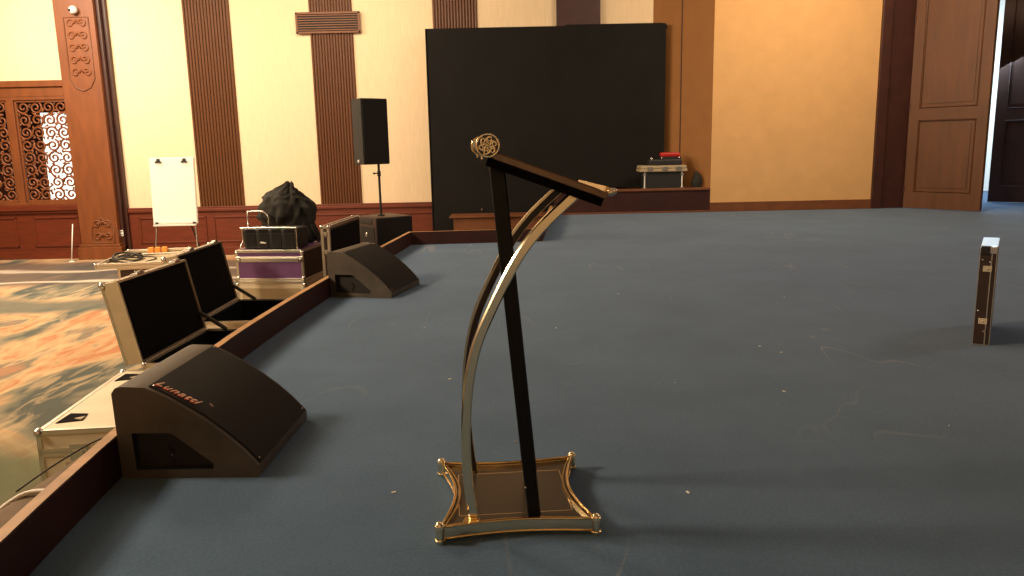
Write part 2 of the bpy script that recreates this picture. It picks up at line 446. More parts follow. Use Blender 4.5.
# fluted wood stripes on the back wall
def stripe(name, x0, x1, z0, z1, n=15):
    bm = bmesh.new(); w = (x1 - x0) / n; prof = [(x0, YB)]
    for i in range(n):
        a = x0 + i * w
        prof += [(a + .10 * w, YB - .010), (a + .22 * w, YB - .034), (a + .5 * w, YB - .042), (a + .78 * w, YB - .034), (a + .90 * w, YB - .010)]
    prof.append((x1, YB))
    prism(bm, prof, 'z', z0, z1)
    return struct(name, bm, 'rib_wood')
stripe('trim_3', -6.13, -5.24, .21, 5.3)
stripe('trim_4', -3.74, -2.92, .21, 5.3)
stripe('trim_5', -1.40, -0.55, .21, 5.3)
bm = bmesh.new(); box(bm, .946, 1.778, YB - .10, YB, FZ, 5.3, .01); struct('trim_6', bm, 'dark_wood')

# wainscot
bm = bmesh.new()
xa, xb = -7.545, 0.94
box(bm, xa, xb, YB - .04, YB, FZ, .12)
box(bm, xa, xb, YB - .075, YB, .12, .175, .008); box(bm, xa, xb, YB - .055, YB, .175, .212, .006)
box(bm, xa, xb, YB - .06, YB, FZ, FZ + .16, .008); box(bm, xa, xb, YB - .075, YB, FZ, FZ + .05)
xs = [-7.42, -5.95, -4.35, -2.75, -1.15, .9]
for i in range(5):
    x0, x1 = xs[i] + .07, xs[i + 1] - .07; z0, z1 = FZ + .26, .02
    for (p, q, r_, s) in ((x0, x1, z0, z0 + .03), (x0, x1, z1 - .03, z1), (x0, x0 + .03, z0, z1), (x1 - .03, x1, z0, z1)):
        box(bm, p, q, YB - .058, YB - .035, r_, s, .006)
struct('trim_7', bm, 'red_wood')

# left: lower panelling, rails and cornice around the carved screen
bm = bmesh.new()
xa, xb = -12.5, -8.36
box(bm, xa, xb, YB - .08, YB, FZ, .17)
box(bm, xa, xb, YB - .15, YB, .20, .31, .012); box(bm, xa, xb, YB - .12, YB, .15, .20, .01)
box(bm, xa, xb, YB - .13, YB, FZ, FZ + .15, .01)
for x0, x1 in ((-12.3, -11.3), (-10.95, -9.74), (-9.42, -8.52)):
    z0, z1 = FZ + .24, .08
    for (p, q, r_, s) in ((x0, x1, z0, z0 + .035), (x0, x1, z1 - .035, z1), (x0, x0 + .035, z0, z1), (x1 - .035, x1, z0, z1)):
        box(bm, p, q, YB - .10, YB - .07, r_, s, .007)
struct('trim_8', bm, 'red_wood')
bm = bmesh.new()
box(bm, xa, xb, YB - .13, YB, 2.56, 2.68, .012); box(bm, xa, xb, YB - .09, YB, 2.38, 2.56, .01)
for x0, x1 in ((-12.4, -12.2), (-10.9, -10.75), (-9.64, -9.51), (-8.47, -8.38)): box(bm, x0, x1, YB - .09, YB + .02, .31, 2.38, .01)
box(bm, xa, xb, YB - .085, YB + .02, .31, .37, .006); box(bm, xa, xb, YB - .085, YB + .02, 2.32, 2.38, .006)
struct('trim_9', bm, 'wood')

# pillar
bm = bmesh.new()
box(bm, -8.40, -7.66, YB - .30, YB, FZ + .30, 5.3, .012)
box(bm, -8.46, -7.60, YB - .36, YB, FZ, FZ + .24, .012); box(bm, -8.43, -7.63, YB - .33, YB, FZ + .24, FZ + .30, .012)
struct('trim_10', bm, 'wood')
bm = bmesh.new()
box(bm, -7.66, -7.60, YB - .20, YB, FZ, 5.3, .01); box(bm, -7.60, -7.54, YB - .10, YB, FZ, 5.3, .01)
struct('trim_11', bm, 'dark_wood')

# carved relief motifs on the pillar
def relief(name, cxp, z0, z1, w, label, shield):
    root = thing(name, label, 'wall carving', (cxp, YB - .30, z0))
    bm = bmesh.new(); h = z1 - z0
    if shield: outl = [(-w / 2, h), (w / 2, h), (w / 2, .22), (w * .30, .06), (0, 0), (-w * .30, .06), (-w / 2, .22)]
    else: outl = [(-w / 2, 0), (w / 2, 0), (w / 2, h * .62), (w * .28, h * .72), (0, h), (-w * .28, h * .72), (-w / 2, h * .62)]
    tube(bm, [(x, -.004, z) for x, z in outl], .014, 6, closed=True)
    link('border', bm, 'trim_wood', root, smooth=True)
    rows = max(1, int(h / .2))
    for j in range(rows):
        zc = h * (j + .5) / rows
        if shield and zc < .16: continue
        bm = bmesh.new()
        ww = w * .24
        for s in (-1, 1):
            pts = []
            for k in range(26):
                a = k / 25 * 2.6 * PI; rr = .085 * (1 - k / 30)
                pts.append((s * (ww - rr * math.cos(a)), -.006, zc + rr * math.sin(a)))
            tube(bm, pts, .015, 6)
        for a in range(5):
            an = PI * (.1 + .2 * a); sphere(bm, (.06 * math.cos(an), -.004, zc + .05 * math.sin(an)), .022, 1.3, 8, 6)
        link('scroll', bm, 'wood', root, smooth=True)
relief('carved_relief', -8.00, 2.45, 3.78, .46, 'tall shield-shaped carved wooden relief high on the left pillar', True)
relief('carved_relief', -7.95, -.44, .05, .42, 'small carved wooden relief near the foot of the left pillar', False)

# bullet lamp / camera ball on the pillar
t = thing('security_camera', 'small round white ball fixed to the front of the left pillar above its carving', 'camera', (-7.99, YB - .30, 3.90))
bm = bmesh.new(); cyl(bm, (0, 0, 0), (0, -.03, 0), .05, .045, 18); link('mount', bm, 'white', t, smooth=True, auto=40)
bm = bmesh.new(); sphere(bm, (0, -.075, 0), .075, 1, 18, 12); link('housing', bm, 'white', t, smooth=True)
bm = bmesh.new(); cyl(bm, (-.03, -.135, -.012), (-.035, -.158, -.014), .026, .02, 12); link('lens', bm, 'black_plastic', t, smooth=True, auto=40)

# carved openwork screens
def carved(name, x0, x1, z0, z1, label, seed):
    random.seed(seed)
    root = thing(name, label, 'carved screen', ((x0 + x1) / 2, YB - .03, z0), 0, 'carved openwork panels in the hall wall')
    w, h = x1 - x0, z1 - z0; bm = bmesh.new()
    nx, nz = 4, 8; cw, chh = w / nx, h / nz
    for i in range(nx):
        for j in range(nz):
            px = -w / 2 + (i + .5) * cw; pz = (j + .5) * chh
            hand = 1 if (i + j) % 2 else -1; base = random.uniform(0, 2 * PI); r0 = min(cw, chh) * .52
            pts = []
            for k in range(22):
                a = base + hand * k / 21 * 3.1 * PI; rr = r0 * (1 - k / 25)
                pts.append((px + rr * math.cos(a), random.uniform(-.002, .002), pz + rr * math.sin(a)))
            tube(bm, pts, .019, 6)
            for q in range(4):
                a = base + q * PI / 2 + .5; c0 = Vector((px + r0 * .9 * math.cos(a), 0, pz + r0 * .9 * math.sin(a)))
                d = Vector((math.cos(a + .7 * hand), 0, math.sin(a + .7 * hand)))
                cyl(bm, c0, c0 + d * r0 * .55, .024, .006, 6)
    # trim what pokes past the frame
    for v in bm.verts:
        v.co.x = max(-w / 2, min(w / 2, v.co.x)); v.co.z = max(0, min(h, v.co.z))
    link('scrollwork', bm, 'wood', root, smooth=True)
    bm = bmesh.new()
    for (p, q, r_, s) in ((-w / 2, w / 2, -.02, .02), (-w / 2, w / 2, h - .02, h + .02), (-w / 2 - .02, -w / 2 + .02, 0, h), (w / 2 - .02, w / 2 + .02, 0, h)): box(bm, p, q, -.03, .03, r_, s, .006)
    link('frame', bm, 'wood', root)
carved('carved_screen_panel', -9.48, -8.50, .39, 2.30, 'right carved openwork wooden panel with bright light behind it', 3)
carved('carved_screen_panel', -10.72, -9.67, .39, 2.30, 'left carved openwork wooden panel cut off by the photo edge', 9)
# dim lobby behind the screens, with a bright window
bm = bmesh.new(); box(bm, -13, -8.3, YB + 1.3, YB + 1.4, FZ, 3.2); box(bm, -8.3, -8.2, YB + .15, YB + 1.4, FZ, 3.2)
struct('wall_lobby', bm, 'dark_wood')
wm = bpy.data.materials.new('bright_window_glass'); wm.use_nodes = True
wb = wm.node_tree.nodes['Principled BSDF']; wb.inputs['Base Color'].default_value = (.9, .88, .8, 1); wb.inputs['Emission Color'].default_value = (1, .93, .82, 1); wb.inputs['Emission Strength'].default_value = 1.6
M['window_glow'] = wm
bm = bmesh.new(); box(bm, -9.80, -9.13, YB + 1.25, YB + 1.29, .2, 2.15); o = struct('window_1', bm, 'window_glow')
bm = bmesh.new()
for (p, q, r_, s) in ((-9.85, -9.08, .14, .2), (-9.85, -9.08, 2.15, 2.21), (-9.85, -9.80, .2, 2.15), (-9.13, -9.08, .2, 2.15)): box(bm, p, q, YB + 1.23, YB + 1.3, r_, s)
link('window_frame', bm, 'wood', o)

# ochre wall baseboard
bm = bmesh.new(); box(bm, XS, 6.60, YS - .03, YS, 0.0, .17, .005); struct('baseboard_stage', bm, 'trim_wood')
# door frame and doors
bm = bmesh.new()
box(bm, 6.60, 6.78, YS - .06, YS + .14, 0, 4.15, .01); box(bm, 6.78, 7.225, YS - .0, YS + .14, 0, 3.95, .01); box(bm, 6.6, 10.7, YS - .06, YS + .14, 3.95, 4.15, .01)
box(bm, 10.38, 10.6, YS - .06, YS + .14, 0, 3.95, .01)
struct('trim_12', bm, 'dark_wood')
def door(name, hinge, edge, m1, label):
    a, b = Vector(hinge), Vector(edge); d = b - a; wd = d.length; rz = math.atan2(d.y, d.x)
    bm = bmesh.new(); H = 3.92
    box(bm, 0, wd, -.02, .02, .01, H)
    # stiles and rails standing proud of recessed panels, both faces
    for s in (-1, 1):
        y0, y1 = (.02, .04) if s > 0 else (-.04, -.02)
        for (p, q, r_, t_) in ((0, .17, .01, H), (wd - .17, wd, .01, H), (.17, wd - .17, .01, .30), (.17, wd - .17, 1.56, 1.76), (.17, wd - .17, H - .18, H)): box(bm, p, q, y0, y1, r_, t_)
        # raised moulding round each panel
        ym = .034 * s
        for z0, z1 in ((.30, 1.56), (1.76, H - .18)):
            tube(bm, [(.185, ym, z0 + .015), (wd - .185, ym, z0 + .015), (wd - .185, ym, z1 - .015), (.185, ym, z1 - .015)], .013, 6, closed=True)
            box(bm, .25, wd - .25, min(.02 * s, .030 * s), max(.02 * s, .030 * s), z0 + .08, z1 - .08, .004)
    o = struct(name, bm, m1); o.location = (a.x, a.y, 0); o.rotation_euler = (0, 0, rz)
    bm = bmesh.new()
    for z in (.35, 1.8, 3.3): cyl(bm, (-.0, -.045, z - .05), (-.0, -.045, z + .05), .012, n=10)
    link('hinge', bm, 'dark_wood', o, smooth=True, auto=40)
    return o
door('door_1', (7.20, 14.10), (7.95, 13.02), 'door_wood', '')
door('door_2', (10.36, 14.20), (9.28, 15.00), 'door_dark', '')

# raised platform and low step by the black backdrop
bm = bmesh.new()
prism(bm, [(.84, YS - .005), (ax0 - .008, YS - .005), (ax1 + .02, YB - .01), (.84, YB - .01)], 'z', FZ + .002, .40)
struct('trim_13', bm, 'kerb_side')
bm = bmesh.new()
box(bm, .82, XS - .01, YS - .03, YS + .10, .40, .445, .008); box(bm, .82, XS - .01, YS - .03, YS - .006, .002, .03, .004)
struct('trim_14', bm, 'trim_wood')
bm = bmesh.new(); box(bm, -1.05, .815, YS, YB - .44, FZ + .002, -.02); box(bm, -1.12, .815, YS - .04, YS + .60, -.02, .012, .006)
struct('trim_15', bm, 'trim_wood')

# ------------------------------------------------------------------ black backdrop wall
t = thing('backdrop_board', 'large flat black backdrop board standing at the rear of the stage', 'backdrop', (0.73, 14.88, FZ))
bm = bmesh.new()
box(bm, -2.22, .36, -.02, .02, 0.004, 4.18); box(bm, .36, 2.17, -.02, .02, 1.21, 4.20)
link('panel', bm, 'black', t)
bm = bmesh.new()
box(bm, 2.17, 2.22, -.02, .10, 1.21, 4.19, .004); box(bm, -2.24, -2.20, -.02, .06, .004, 4.18, .004); box(bm, -2.22, 2.25, .02, .07, 4.10, 4.17, .004)
link('frame', bm, 'black', t)
for (x, z) in ((-1.28, .83), (-.88, .65)):
    bm = bmesh.new(); cyl(bm, (x, -.02, z), (x, -.045, z), .02, .016, 10); cyl(bm, (x, -.035, z), (x, -.035, z - .12 if x > -1 else z - .02), .008, n=8); link('latch', bm, 'steel', t, smooth=True, auto=40)

# ------------------------------------------------------------------ air vent
t = thing('air_vent', 'brown slatted air vent grille across the middle fluted wood stripe', 'vent', (-3.377, YB - .045, 3.63))
bm = bmesh.new(); w, h = .61, .195
for (p, q, r_, s) in ((-w, w, -h, -h + .04), (-w, w, h - .04, h), (-w, -w + .04, -h, h), (w - .04, w, -h, h)): box(bm, p, q, -.03, .0, r_, s, .005)
link('frame', bm, 'trim_wood', t)
bm = bmesh.new(); box(bm, -w + .03, w - .03, -.008, -.001, -h + .03, h - .03); link('backing', bm, 'cavity', t)
for i in range(7):
    z = -h + .04 + (i + .5) * (2 * h - .08) / 7
    bm = bmesh.new(); vs = box(bm, -w + .04, w - .04, -.028, -.012, z - .010, z + .010, .003); link('slat', bm, 'trim_wood', t)

# ------------------------------------------------------------------ lectern
LT = thing('lectern', 'slanted-top lectern with curved chrome arcs, black posts and gold-rimmed base standing on the blue stage', 'lectern', (-.014, 2.554, 0), R(4.2))
def concave(w, d, cx, cy, n=10):
    """closed outline of a rectangle with inward-bowed sides"""
    pts = []
    for k in range(n): u = k / n; pts.append((-w + 2 * w * u, -d + cy * math.sin(PI * u)))
    for k in range(n): u = k / n; pts.append((w - cx * math.sin(PI * u), -d + 2 * d * u))
    for k in range(n): u = k / n; pts.append((w - 2 * w * u, d - cy * math.sin(PI * u)))
    for k in range(n): u = k / n; pts.append((-w + cx * math.sin(PI * u), d - 2 * d * u))
    return pts
bw, bd = .252, .258
outer = concave(bw, bd, .050, .026); inner = concave(bw - .007, bd - .007, .050, .026)
bm = bmesh.new(); prism(bm, inner, 'z', .008, .040); link('base_plate', bm, 'base_plate', LT)
def ring(bm, A, B, z0, z1):
    n = len(A); r = [[bm.verts.new((p[0], p[1], z)) for p in X] for X, z in ((A, z0), (A, z1), (B, z1), (B, z0))]
    for i in range(n):
        j = (i + 1) % n
        for k in range(4): bm.faces.new((r[k][i], r[k][j], r[(k + 1) % 4][j], r[(k + 1) % 4][i]))
bm = bmesh.new(); ring(bm, outer, concave(bw - .0065, bd - .0065, .050, .026), .006, .052); link('base_rim', bm, 'chrome', LT, smooth=True, auto=30)
bm = bmesh.new(); ring(bm, concave(bw - .015, bd - .015, .050, .026), concave(bw - .021, bd - .021, .050, .026), .0402, .050); link('inner_rim', bm, 'gold', LT, smooth=True, auto=30)
bm = bmesh.new(); tube(bm, [(x, y, .0525) for x, y in outer], .0035, 6, closed=True); tube(bm, [(x, y, .012) for x, y in outer], .0035, 6, closed=True); link('rim_bead', bm, 'gold', LT, smooth=True)
bm = bmesh.new()
for (p, q, r_, s) in ((-.19, .19, -.165, -.162), (-.19, .19, .162, .165), (-.19, -.187, -.165, .165), (.187, .19, -.165, .165)): box(bm, p, q, r_, s, .040, .0408)
link('inlay_line', bm, 'chrome', LT)
for sx in (-1, 1):
    for sy in (-1, 1):
        bm = bmesh.new(); x, y = sx * bw, sy * bd
        cyl(bm, (x, y, 0), (x, y, .012), .017, .018, 18); cyl(bm, (x, y, .012), (x, y, .058), .0145, .0145, 18); cyl(bm, (x, y, .052), (x, y, .060), .0175, .0165, 18)
        sphere(bm, (x, y, .060), .0145, .8, 14, 8)
        link('corner_post', bm, 'chrome', LT, smooth=True, auto=35)
# two black posts
for s in (-1, 1):
    y = s * .185; o_ = 0 if s < 0 else .026
    bm = bmesh.new(); prism(bm, [(.036 + o_, .040), (.080 + o_, .040), (-.016 + o_, 1.180), (-.063 + o_, 1.200 - o_ * .5)], 'y', y - .012, y + .012)
    bmesh.ops.bevel(bm, geom=list(bm.edges), offset=.003, segments=1, affect='EDGES')
    p = link('post', bm, 'lectern_black', LT)
    bm = bmesh.new(); sphere(bm, (.030, y - .014, .145) if s < 0 else (.030, y + .014, .145), .004); link('screw', bm, 'steel', p, smooth=True)
# two curved arcs: bright outside, dark inside
ARC = [(-.140, .040), (-.153, .150), (-.160, .285), (-.156, .390), (-.142, .519), (-.112, .640), (-.052, .773), (.020, .905), (.096, 1.000), (.200, 1.095)]
ap = [(p.x, p.y) for p in smooth_pts([(x, z, 0) for x, z in ARC], 6)]
for s in (-1, 1):
    yo, yi = s * .215, s * .190
    bm = bmesh.new(); ribbon(bm, [(p[0] + (.008 if s > 0 else 0), p[1]) for p in ap], .0160, yo, yi)
    a = link('arc', bm, 'chrome', LT, smooth=True, auto=25)
    bm = bmesh.new(); ribbon(bm, [(p[0] + .003 + (.008 if s > 0 else 0), p[1] - .002) for p in ap], .0110, yi - s * .006, yi - s * .0005); link('inner_face', bm, 'dark_liner', a)
    bm = bmesh.new(); cyl(bm, (-.148, s * .2025, .038), (-.148, s * .2025, .046), .030, .027, 20); link('foot_flange', bm, 'gold', a, smooth=True, auto=40)
# desk
dx0, dz0, dx1, dz1 = -.045, 1.226, .290, 1.100           # top face line at the near edge (local x,z)
dd = Vector((dx1 - dx0, dz1 - dz0)).normalized(); nn = Vector((dd.y, -dd.x))   # nn points down
def strip(bm, a0, a1, t0, t1, y0, y1):
    P = [Vector((dx0, dz0)) + dd * a + nn * t for a, t in ((a0, t0), (a1, t0), (a1, t1), (a0, t1))]
    prism(bm, [tuple(p) for p in P], 'y', y0, y1)
if nn.y > 0: nn = -nn
Ld = Vector((dx1 - dx0, dz1 - dz0)).length
bm = bmesh.new(); strip(bm, -.004, Ld, 0, .020, -.265, .265); bmesh.ops.bevel(bm, geom=list(bm.edges), offset=.002, segments=1, affect='EDGES'); link('desk_top', bm, 'lectern_wood', LT)
bm = bmesh.new(); strip(bm, -.016, Ld - .006, .0205, .046, -.258, .258); link('under_tray', bm, 'matte_black', LT)
bm = bmesh.new(); strip(bm, -.018, Ld - .03, -.0015, .001, -.2665, -.262); link('edge_line', bm, 'trim_wood', LT)
# paper stop along the low edge with ball ends
P = Vector((dx0, dz0)) + dd * (Ld + .006) - nn * .004
bm = bmesh.new(); cyl(bm, (P.x, -.255, P.y), (P.x, .255, P.y), .0075, n=14); 
Q = Vector((dx0, dz0)) + dd * (Ld - .012)
prism(bm, [tuple(Q), tuple(Q + dd * .012), tuple(Q + dd * .012 - nn * .016), tuple(Q - nn * .016)], 'y', -.25, .25)
st = link('paper_stop', bm, 'gold', LT, smooth=True, auto=35)
for s in (-1, 1):
    bm = bmesh.new(); sphere(bm, (P.x, s * .262, P.y), .0125, 1, 16, 12); sphere(bm, (P.x + .012, s * .250, P.y + .002), .010, 1, 14, 10); link('ball_end', bm, 'chrome', st, smooth=True)
# roller tube along the high edge with filigree end caps
TC = (-.068, 1.246)
bm = bmesh.new(); cyl(bm, (TC[0], -.255, TC[1]), (TC[0], .255, TC[1]), .030, n=28); tb = link('top_tube', bm, 'lectern_black', LT, smooth=True, auto=40)
for s in (-1, 1):
    y0, y1 = s * .255, s * .272
    bm = bmesh.new(); cyl(bm, (TC[0], y0, TC[1]), (TC[0], y1 - s * .004, TC[1]), .034, n=28)
    cp = link('end_cap', bm, 'gold', tb, smooth=True, auto=40)
    bm = bmesh.new(); cyl(bm, (TC[0], y1 - s * .0035, TC[1]), (TC[0], y1 - s * .001, TC[1]), .030, n=28); link('cap_face', bm, 'dark_liner', cp)
    bm = bmesh.new()
    circ = lambda r, a0=0, a1=2 * PI, n=24: [(TC[0] + r * math.cos(a0 + (a1 - a0) * k / n), y1, TC[1] + r * math.sin(a0 + (a1 - a0) * k / n)) for k in range(n)]
    tube(bm, circ(.0325), .003, 8, closed=True)
    sphere(bm, (TC[0], y1, TC[1]), .006)
    for q in range(6):
        a = q * PI / 3; pts = []
        for k in range(14):
            u = k / 13; rr = .005 + .022 * u; aa = a + .9 * math.sin(PI * u) * (1 if q % 2 else 1)
            pts.append((TC[0] + rr * math.cos(aa), y1, TC[1] + rr * math.sin(aa)))
        tube(bm, pts, .0034, 6)
        c = (TC[0] + .020 * math.cos(a + .25), TC[1] + .020 * math.sin(a + .25))
        tube(bm, [(c[0] + .0062 * math.cos(w_), y1, c[1] + .0062 * math.sin(w_)) for w_ in [2 * PI * k / 12 for k in range(12)]], .0030, 6, closed=True)
    link('filigree', bm, 'chrome', cp, smooth=True)
    bm = bmesh.new(); box(bm, -.086, -.080, s * .19 - .006, s * .19 + .006, 1.206, 1.220, .001); link('clip', bm, 'chrome', tb)

# ------------------------------------------------------------------ wedge monitors
def wedge():
    t = thing('stage_monitor', '', 'stage monitor')
    Wd, D = .54, .645
    prof = [(0, 0), (.535, 0), (.540, .010), (.540, .048), (.485, .112), (.42, .175), (.345, .236), (.27, .287), (.20, .330), (.125, .368), (.03, .372), (.008, .365), (-.006, .345), (0, .0)]
    prof = prof[:-1]
    hole = [(.06, .035), (.36, .035), (.365, .058), (.215, .180), (.195, .185), (.055, .185)]
    bm = bmesh.new(); n = len(prof)
    A = [bm.verts.new((x, .0, z)) for x, z in prof]; B = [bm.verts.new((x, D, z)) for x, z in prof]
    for i in range(n): bm.faces.new((A[i], A[(i + 1) % n], B[(i + 1) % n], B[i]))
    for (vs, y, yc) in ((A, 0, .035), (B, D, D - .035)):
        Hh = [bm.verts.new((x, y, z)) for x, z in hole]; Hi = [bm.verts.new((x, yc, z)) for x, z in hole]; k = len(hole)
        es = [bm.edges.get((vs[i], vs[(i + 1) % n])) for i in range(n)] + [bm.edges.new((Hh[i], Hh[(i + 1) % k])) for i in range(k)]
        bmesh.ops.triangle_fill(bm, use_beauty=True, edges=es)
        for i in range(k): bm.faces.new((Hh[i], Hh[(i + 1) % k], Hi[(i + 1) % k], Hi[i])).material_index = 1
        bm.faces.new(Hi).material_index = 1
    link('cabinet', bm, ['cabinet', 'cavity'], t, smooth=True, auto=35)
    # grille wraps over the sloping front
    sl = [(.130, .3655), (.20, .3305), (.27, .2875), (.345, .2365), (.42, .1755), (.485, .1125), (.540, .050)]
    bm = bmesh.new(); up = [(x + .004, z + .005) for x, z in sl]; poly = sl + up[::-1]
    prism(bm, poly, 'y', .022, D - .022)
    g_ = link('grille', bm, 'grille', t, smooth=True, auto=40)
    for (x, z) in ((.145, .3655), (.53, .068)):
        for y in (.035, D - .035):
            bm = bmesh.new(); sphere(bm, (x, y, z), .0055, .6, 10, 6); link('screw', bm, 'steel', g_, smooth=True)
    for s in (0, 1):
        y = .033 if s == 0 else D - .033
        bm = bmesh.new(); cyl(bm, (.185, y, .10), (.185, y + (-.012 if s == 0 else .012), .10), .014, .012, 14); cyl(bm, (.185, y, .065), (.185, y + (-.008 if s == 0 else .008), .065), .010, n=12)
        link('jack_socket', bm, 'black_plastic', t, smooth=True, auto=40)
        bm = bmesh.new(); sphere(bm, (.195, y + (-.012 if s == 0 else .012), .088), .004); link('jack_pin', bm, 'steel', t, smooth=True)
    for x in (.05, .50):
        for y in (.05, D - .05):
            bm = bmesh.new(); cyl(bm, (x, y, -.0), (x, y, .004), .018, n=12); link('rubber_foot', bm, 'black_plastic', t)
    return t

w1 = wedge(); w1.location = (-1.533, 2.825, 0.0); w1.rotation_euler = (0, 0, R(-1.5))
w1['label'] = 'large nearer black wedge stage monitor with slanted red and cream lettering on its grille'; w1['group'] = 'wedge stage monitors along the kerb'
w2 = dup(w1, (-1.578, 6.55, 0), R(-14), 'farther plain dark wedge stage monitor beside the kerb below the tall speaker', 'wedge stage monitors along the kerb')


def text_mesh(s, size, depth, shear=0.0):
    c = bpy.data.curves.new('txt', 'FONT'); c.body = s; c.size = size; c.extrude = depth; c.shear = shear; c.space_character = 1.12
    o = bpy.data.objects.new('txt', c); COL.objects.link(o)
    dg = bpy.context.evaluated_depsgraph_get(); me = bpy.data.meshes.new_from_object(o.evaluated_get(dg))
    bpy.data.objects.remove(o); bpy.data.curves.remove(c); return me


def logo(parent, s, size, mk, loc, rot, name='logo_lettering', shear=0.0, depth=.0012):
    me = text_mesh(s, size, depth, shear); me.materials.clear(); me.materials.append(M[mk]); me.name = name
    o = bpy.data.objects.new(name, me); COL.objects.link(o); o.parent = parent; o.location = loc; o.rotation_euler = rot; return o
w2.scale = (1.06, 1.04, 1.05)
# lettering runs down the slope of the grille, near its near edge
sl_a = math.atan2(.379 - .262, .378 - .160)
import mathutils
def slope_basis(ang, yaw=0):
    X = Vector((math.cos(ang), 0, -math.sin(ang))); Y = Vector((0, 1, 0)); Z = X.cross(Y)
    return Matrix((X, Y, Z)).transposed().to_euler()
lg = logo(w1, 'Lunatti', .056, 'letter_red', (.142, .040, .3700), slope_basis(R(28.5)), shear=.35)
lg2 = logo(lg, 'Lunatti', .056, 'letter', (.002, .006, .0016), (0, 0, 0), 'logo_face', shear=.35)
lg3 = logo(w1, '\u2122', .03, 'letter', (.315, .10, .264), slope_basis(R(36)), 'trade_mark')

# ------------------------------------------------------------------ flight cases
def edging(bm, x0, x1, y0, y1, z0, z1, w=.022, t=.003, which='all'):
    for x in (x0, x1):
        for y in (y0, y1):
            sx = 1 if x == x0 else -1; sy = 1 if y == y0 else -1
            box(bm, *sorted((x - sx * t, x + sx * w)), *sorted((y - sy * t, y + sy * t * .2)), z0, z1); box(bm, *sorted((x - sx * t, x + sx * t * .2)), *sorted((y - sy * t, y + sy * w)), z0, z1)
    for z in (z0, z1):
        sz = 1 if z == z0 else -1
        for y in (y0, y1):
            sy = 1 if y == y0 else -1
            box(bm, x0, x1, *sorted((y - sy * t, y + sy * w)), *sorted((z - sz * t, z + sz * t * .2))); box(bm, x0, x1, *sorted((y - sy * t, y + sy * t * .2)), *sorted((z - sz * t, z + sz * w)))
        for x in (x0, x1):
            sx = 1 if x == x0 else -1
            box(bm, *sorted((x - sx * t, x + sx * w)), y0, y1, *sorted((z - sz * t, z + sz * t * .2))); box(bm, *sorted((x - sx * t, x + sx * t * .2)), y0, y1, *sorted((z - sz * t, z + sz * w)))


def corners(par, pts, r=.028):
    for p in pts:
        bm = bmesh.new(); sphere(bm, p, r, 1, 12, 8); link('ball_corner', bm, 'steel', par, smooth=True)


def latch(par, p, nrm='y', name='butterfly_latch', s=.05):
    x, y, z = p; bm = bmesh.new()
    if nrm == 'y':
        box(bm, x - s, x + s, y - .006, y + .002, z - s, z + s, .003, 0); box(bm, x - s * .6, x + s * .6, y - .012, y - .006, z - s * .25, z + s * .25, .002, 0)
    elif nrm == 'z':
        box(bm, x - s, x + s, y - s, y + s, z - .001, z + .003, .001, 0); box(bm, x - s * .3, x + s * .3, y - s * .6, y + s * .6, z + .003, z + .010, .002, 0)
    else:
        box(bm, x - .006, x + .006, y - s, y + s, z - s, z + s, .002, 0); box(bm, x + .004, x + .012, y - s * .25, y + s * .25, z - s * .6, z + s * .6, .002, 0)
    link(name, bm, 'steel', par)


def shell(bm, x0, x1, y0, y1, z0, z1, th=.012, open_='z+'):
    """box open at the top: outer walls material 0, lining material 1"""
    box(bm, x0, x1, y0, y1, z0, z0 + th)
    box(bm, x0, x0 + th, y0, y1, z0 + th, z1); box(bm, x1 - th, x1, y0, y1, z0 + th, z1)
    box(bm, x0 + th, x1 - th, y0, y0 + th, z0 + th, z1); box(bm, x0 + th, x1 - th, y1 - th, y1, z0 + th, z1)


def lining(bm, x0, x1, y0, y1, z0, z1, th=.012, f=.03):
    a = th + .0005
    box(bm, x0 + a, x1 - a, y0 + a, y1 - a, z0 + a, z0 + a + f)
    box(bm, x0 + a, x0 + a + f, y0 + a, y1 - a, z0 + a + f, z1 - .01); box(bm, x1 - a - f, x1 - a, y0 + a, y1 - a, z0 + a + f, z1 - .01)
    box(bm, x0 + a + f, x1 - a - f, y0 + a, y0 + a + f, z0 + a + f, z1 - .01); box(bm, x0 + a + f, x1 - a - f, y1 - a - f, y1 - a, z0 + a + f, z1 - .01)


# closed cream case, nearest in the row
CW, CL, CH = .86, 1.22, .454
def castors(par, w, l):
    for x in (.09, w - .09):
        for y in (.09, l - .09):
            bm = bmesh.new(); cyl(bm, (x - .012, y, .035), (x + .012, y, .035), .035, n=16); box(bm, x - .02, x + .02, y - .025, y + .025, .06, .075); link('castor', bm, 'black_plastic', par)
t = thing('flight_case', 'closed cream flight case behind the near wedge monitor with two black recessed catches on top', 'flight case', (-2.735, 4.19, FZ), R(5.2), 'long flight cases in a row beside the kerb')
CT = KT = CH
bm = bmesh.new(); box(bm, .0, CW, .0, CL, .075, CT - .135); link('body', bm, 'case_cream', t)
bm = bmesh.new(); box(bm, .0, CW, .0, CL, CT - .13, CT - .002); ld = link('lid', bm, 'case_cream', t)
bm = bmesh.new(); edging(bm, 0, CW, 0, CL, .075, CT - .135); link('edging', bm, 'alu', t)
bm = bmesh.new(); edging(bm, 0, CW, 0, CL, CT - .13, CT - .002); link('lid_edging', bm, 'alu', ld)
corners(ld, [(x, y, CT - .012) for x in (.008, CW - .008) for y in (.008, CL - .008)]); corners(t, [(x, y, .09) for x in (.008, CW - .008) for y in (.008, CL - .008)])
for y in (.20, CL - .18):
    bm = bmesh.new(); prism(bm, [(.05, y - .08), (.19, y - .05), (.17, y + .07), (.06, y + .09)], 'z', CT - .001, CT + .003); rc = link('recessed_catch', bm, 'foam', ld)
    bm = bmesh.new(); prism(bm, [(.13, y - .02), (.18, y - .045), (.18, y + .01)], 'z', CT + .003, CT + .008); link('catch_plate', bm, 'case_beige', rc)
for x in (.22, CW - .22): latch(t, (x, -.003, CT - .135))
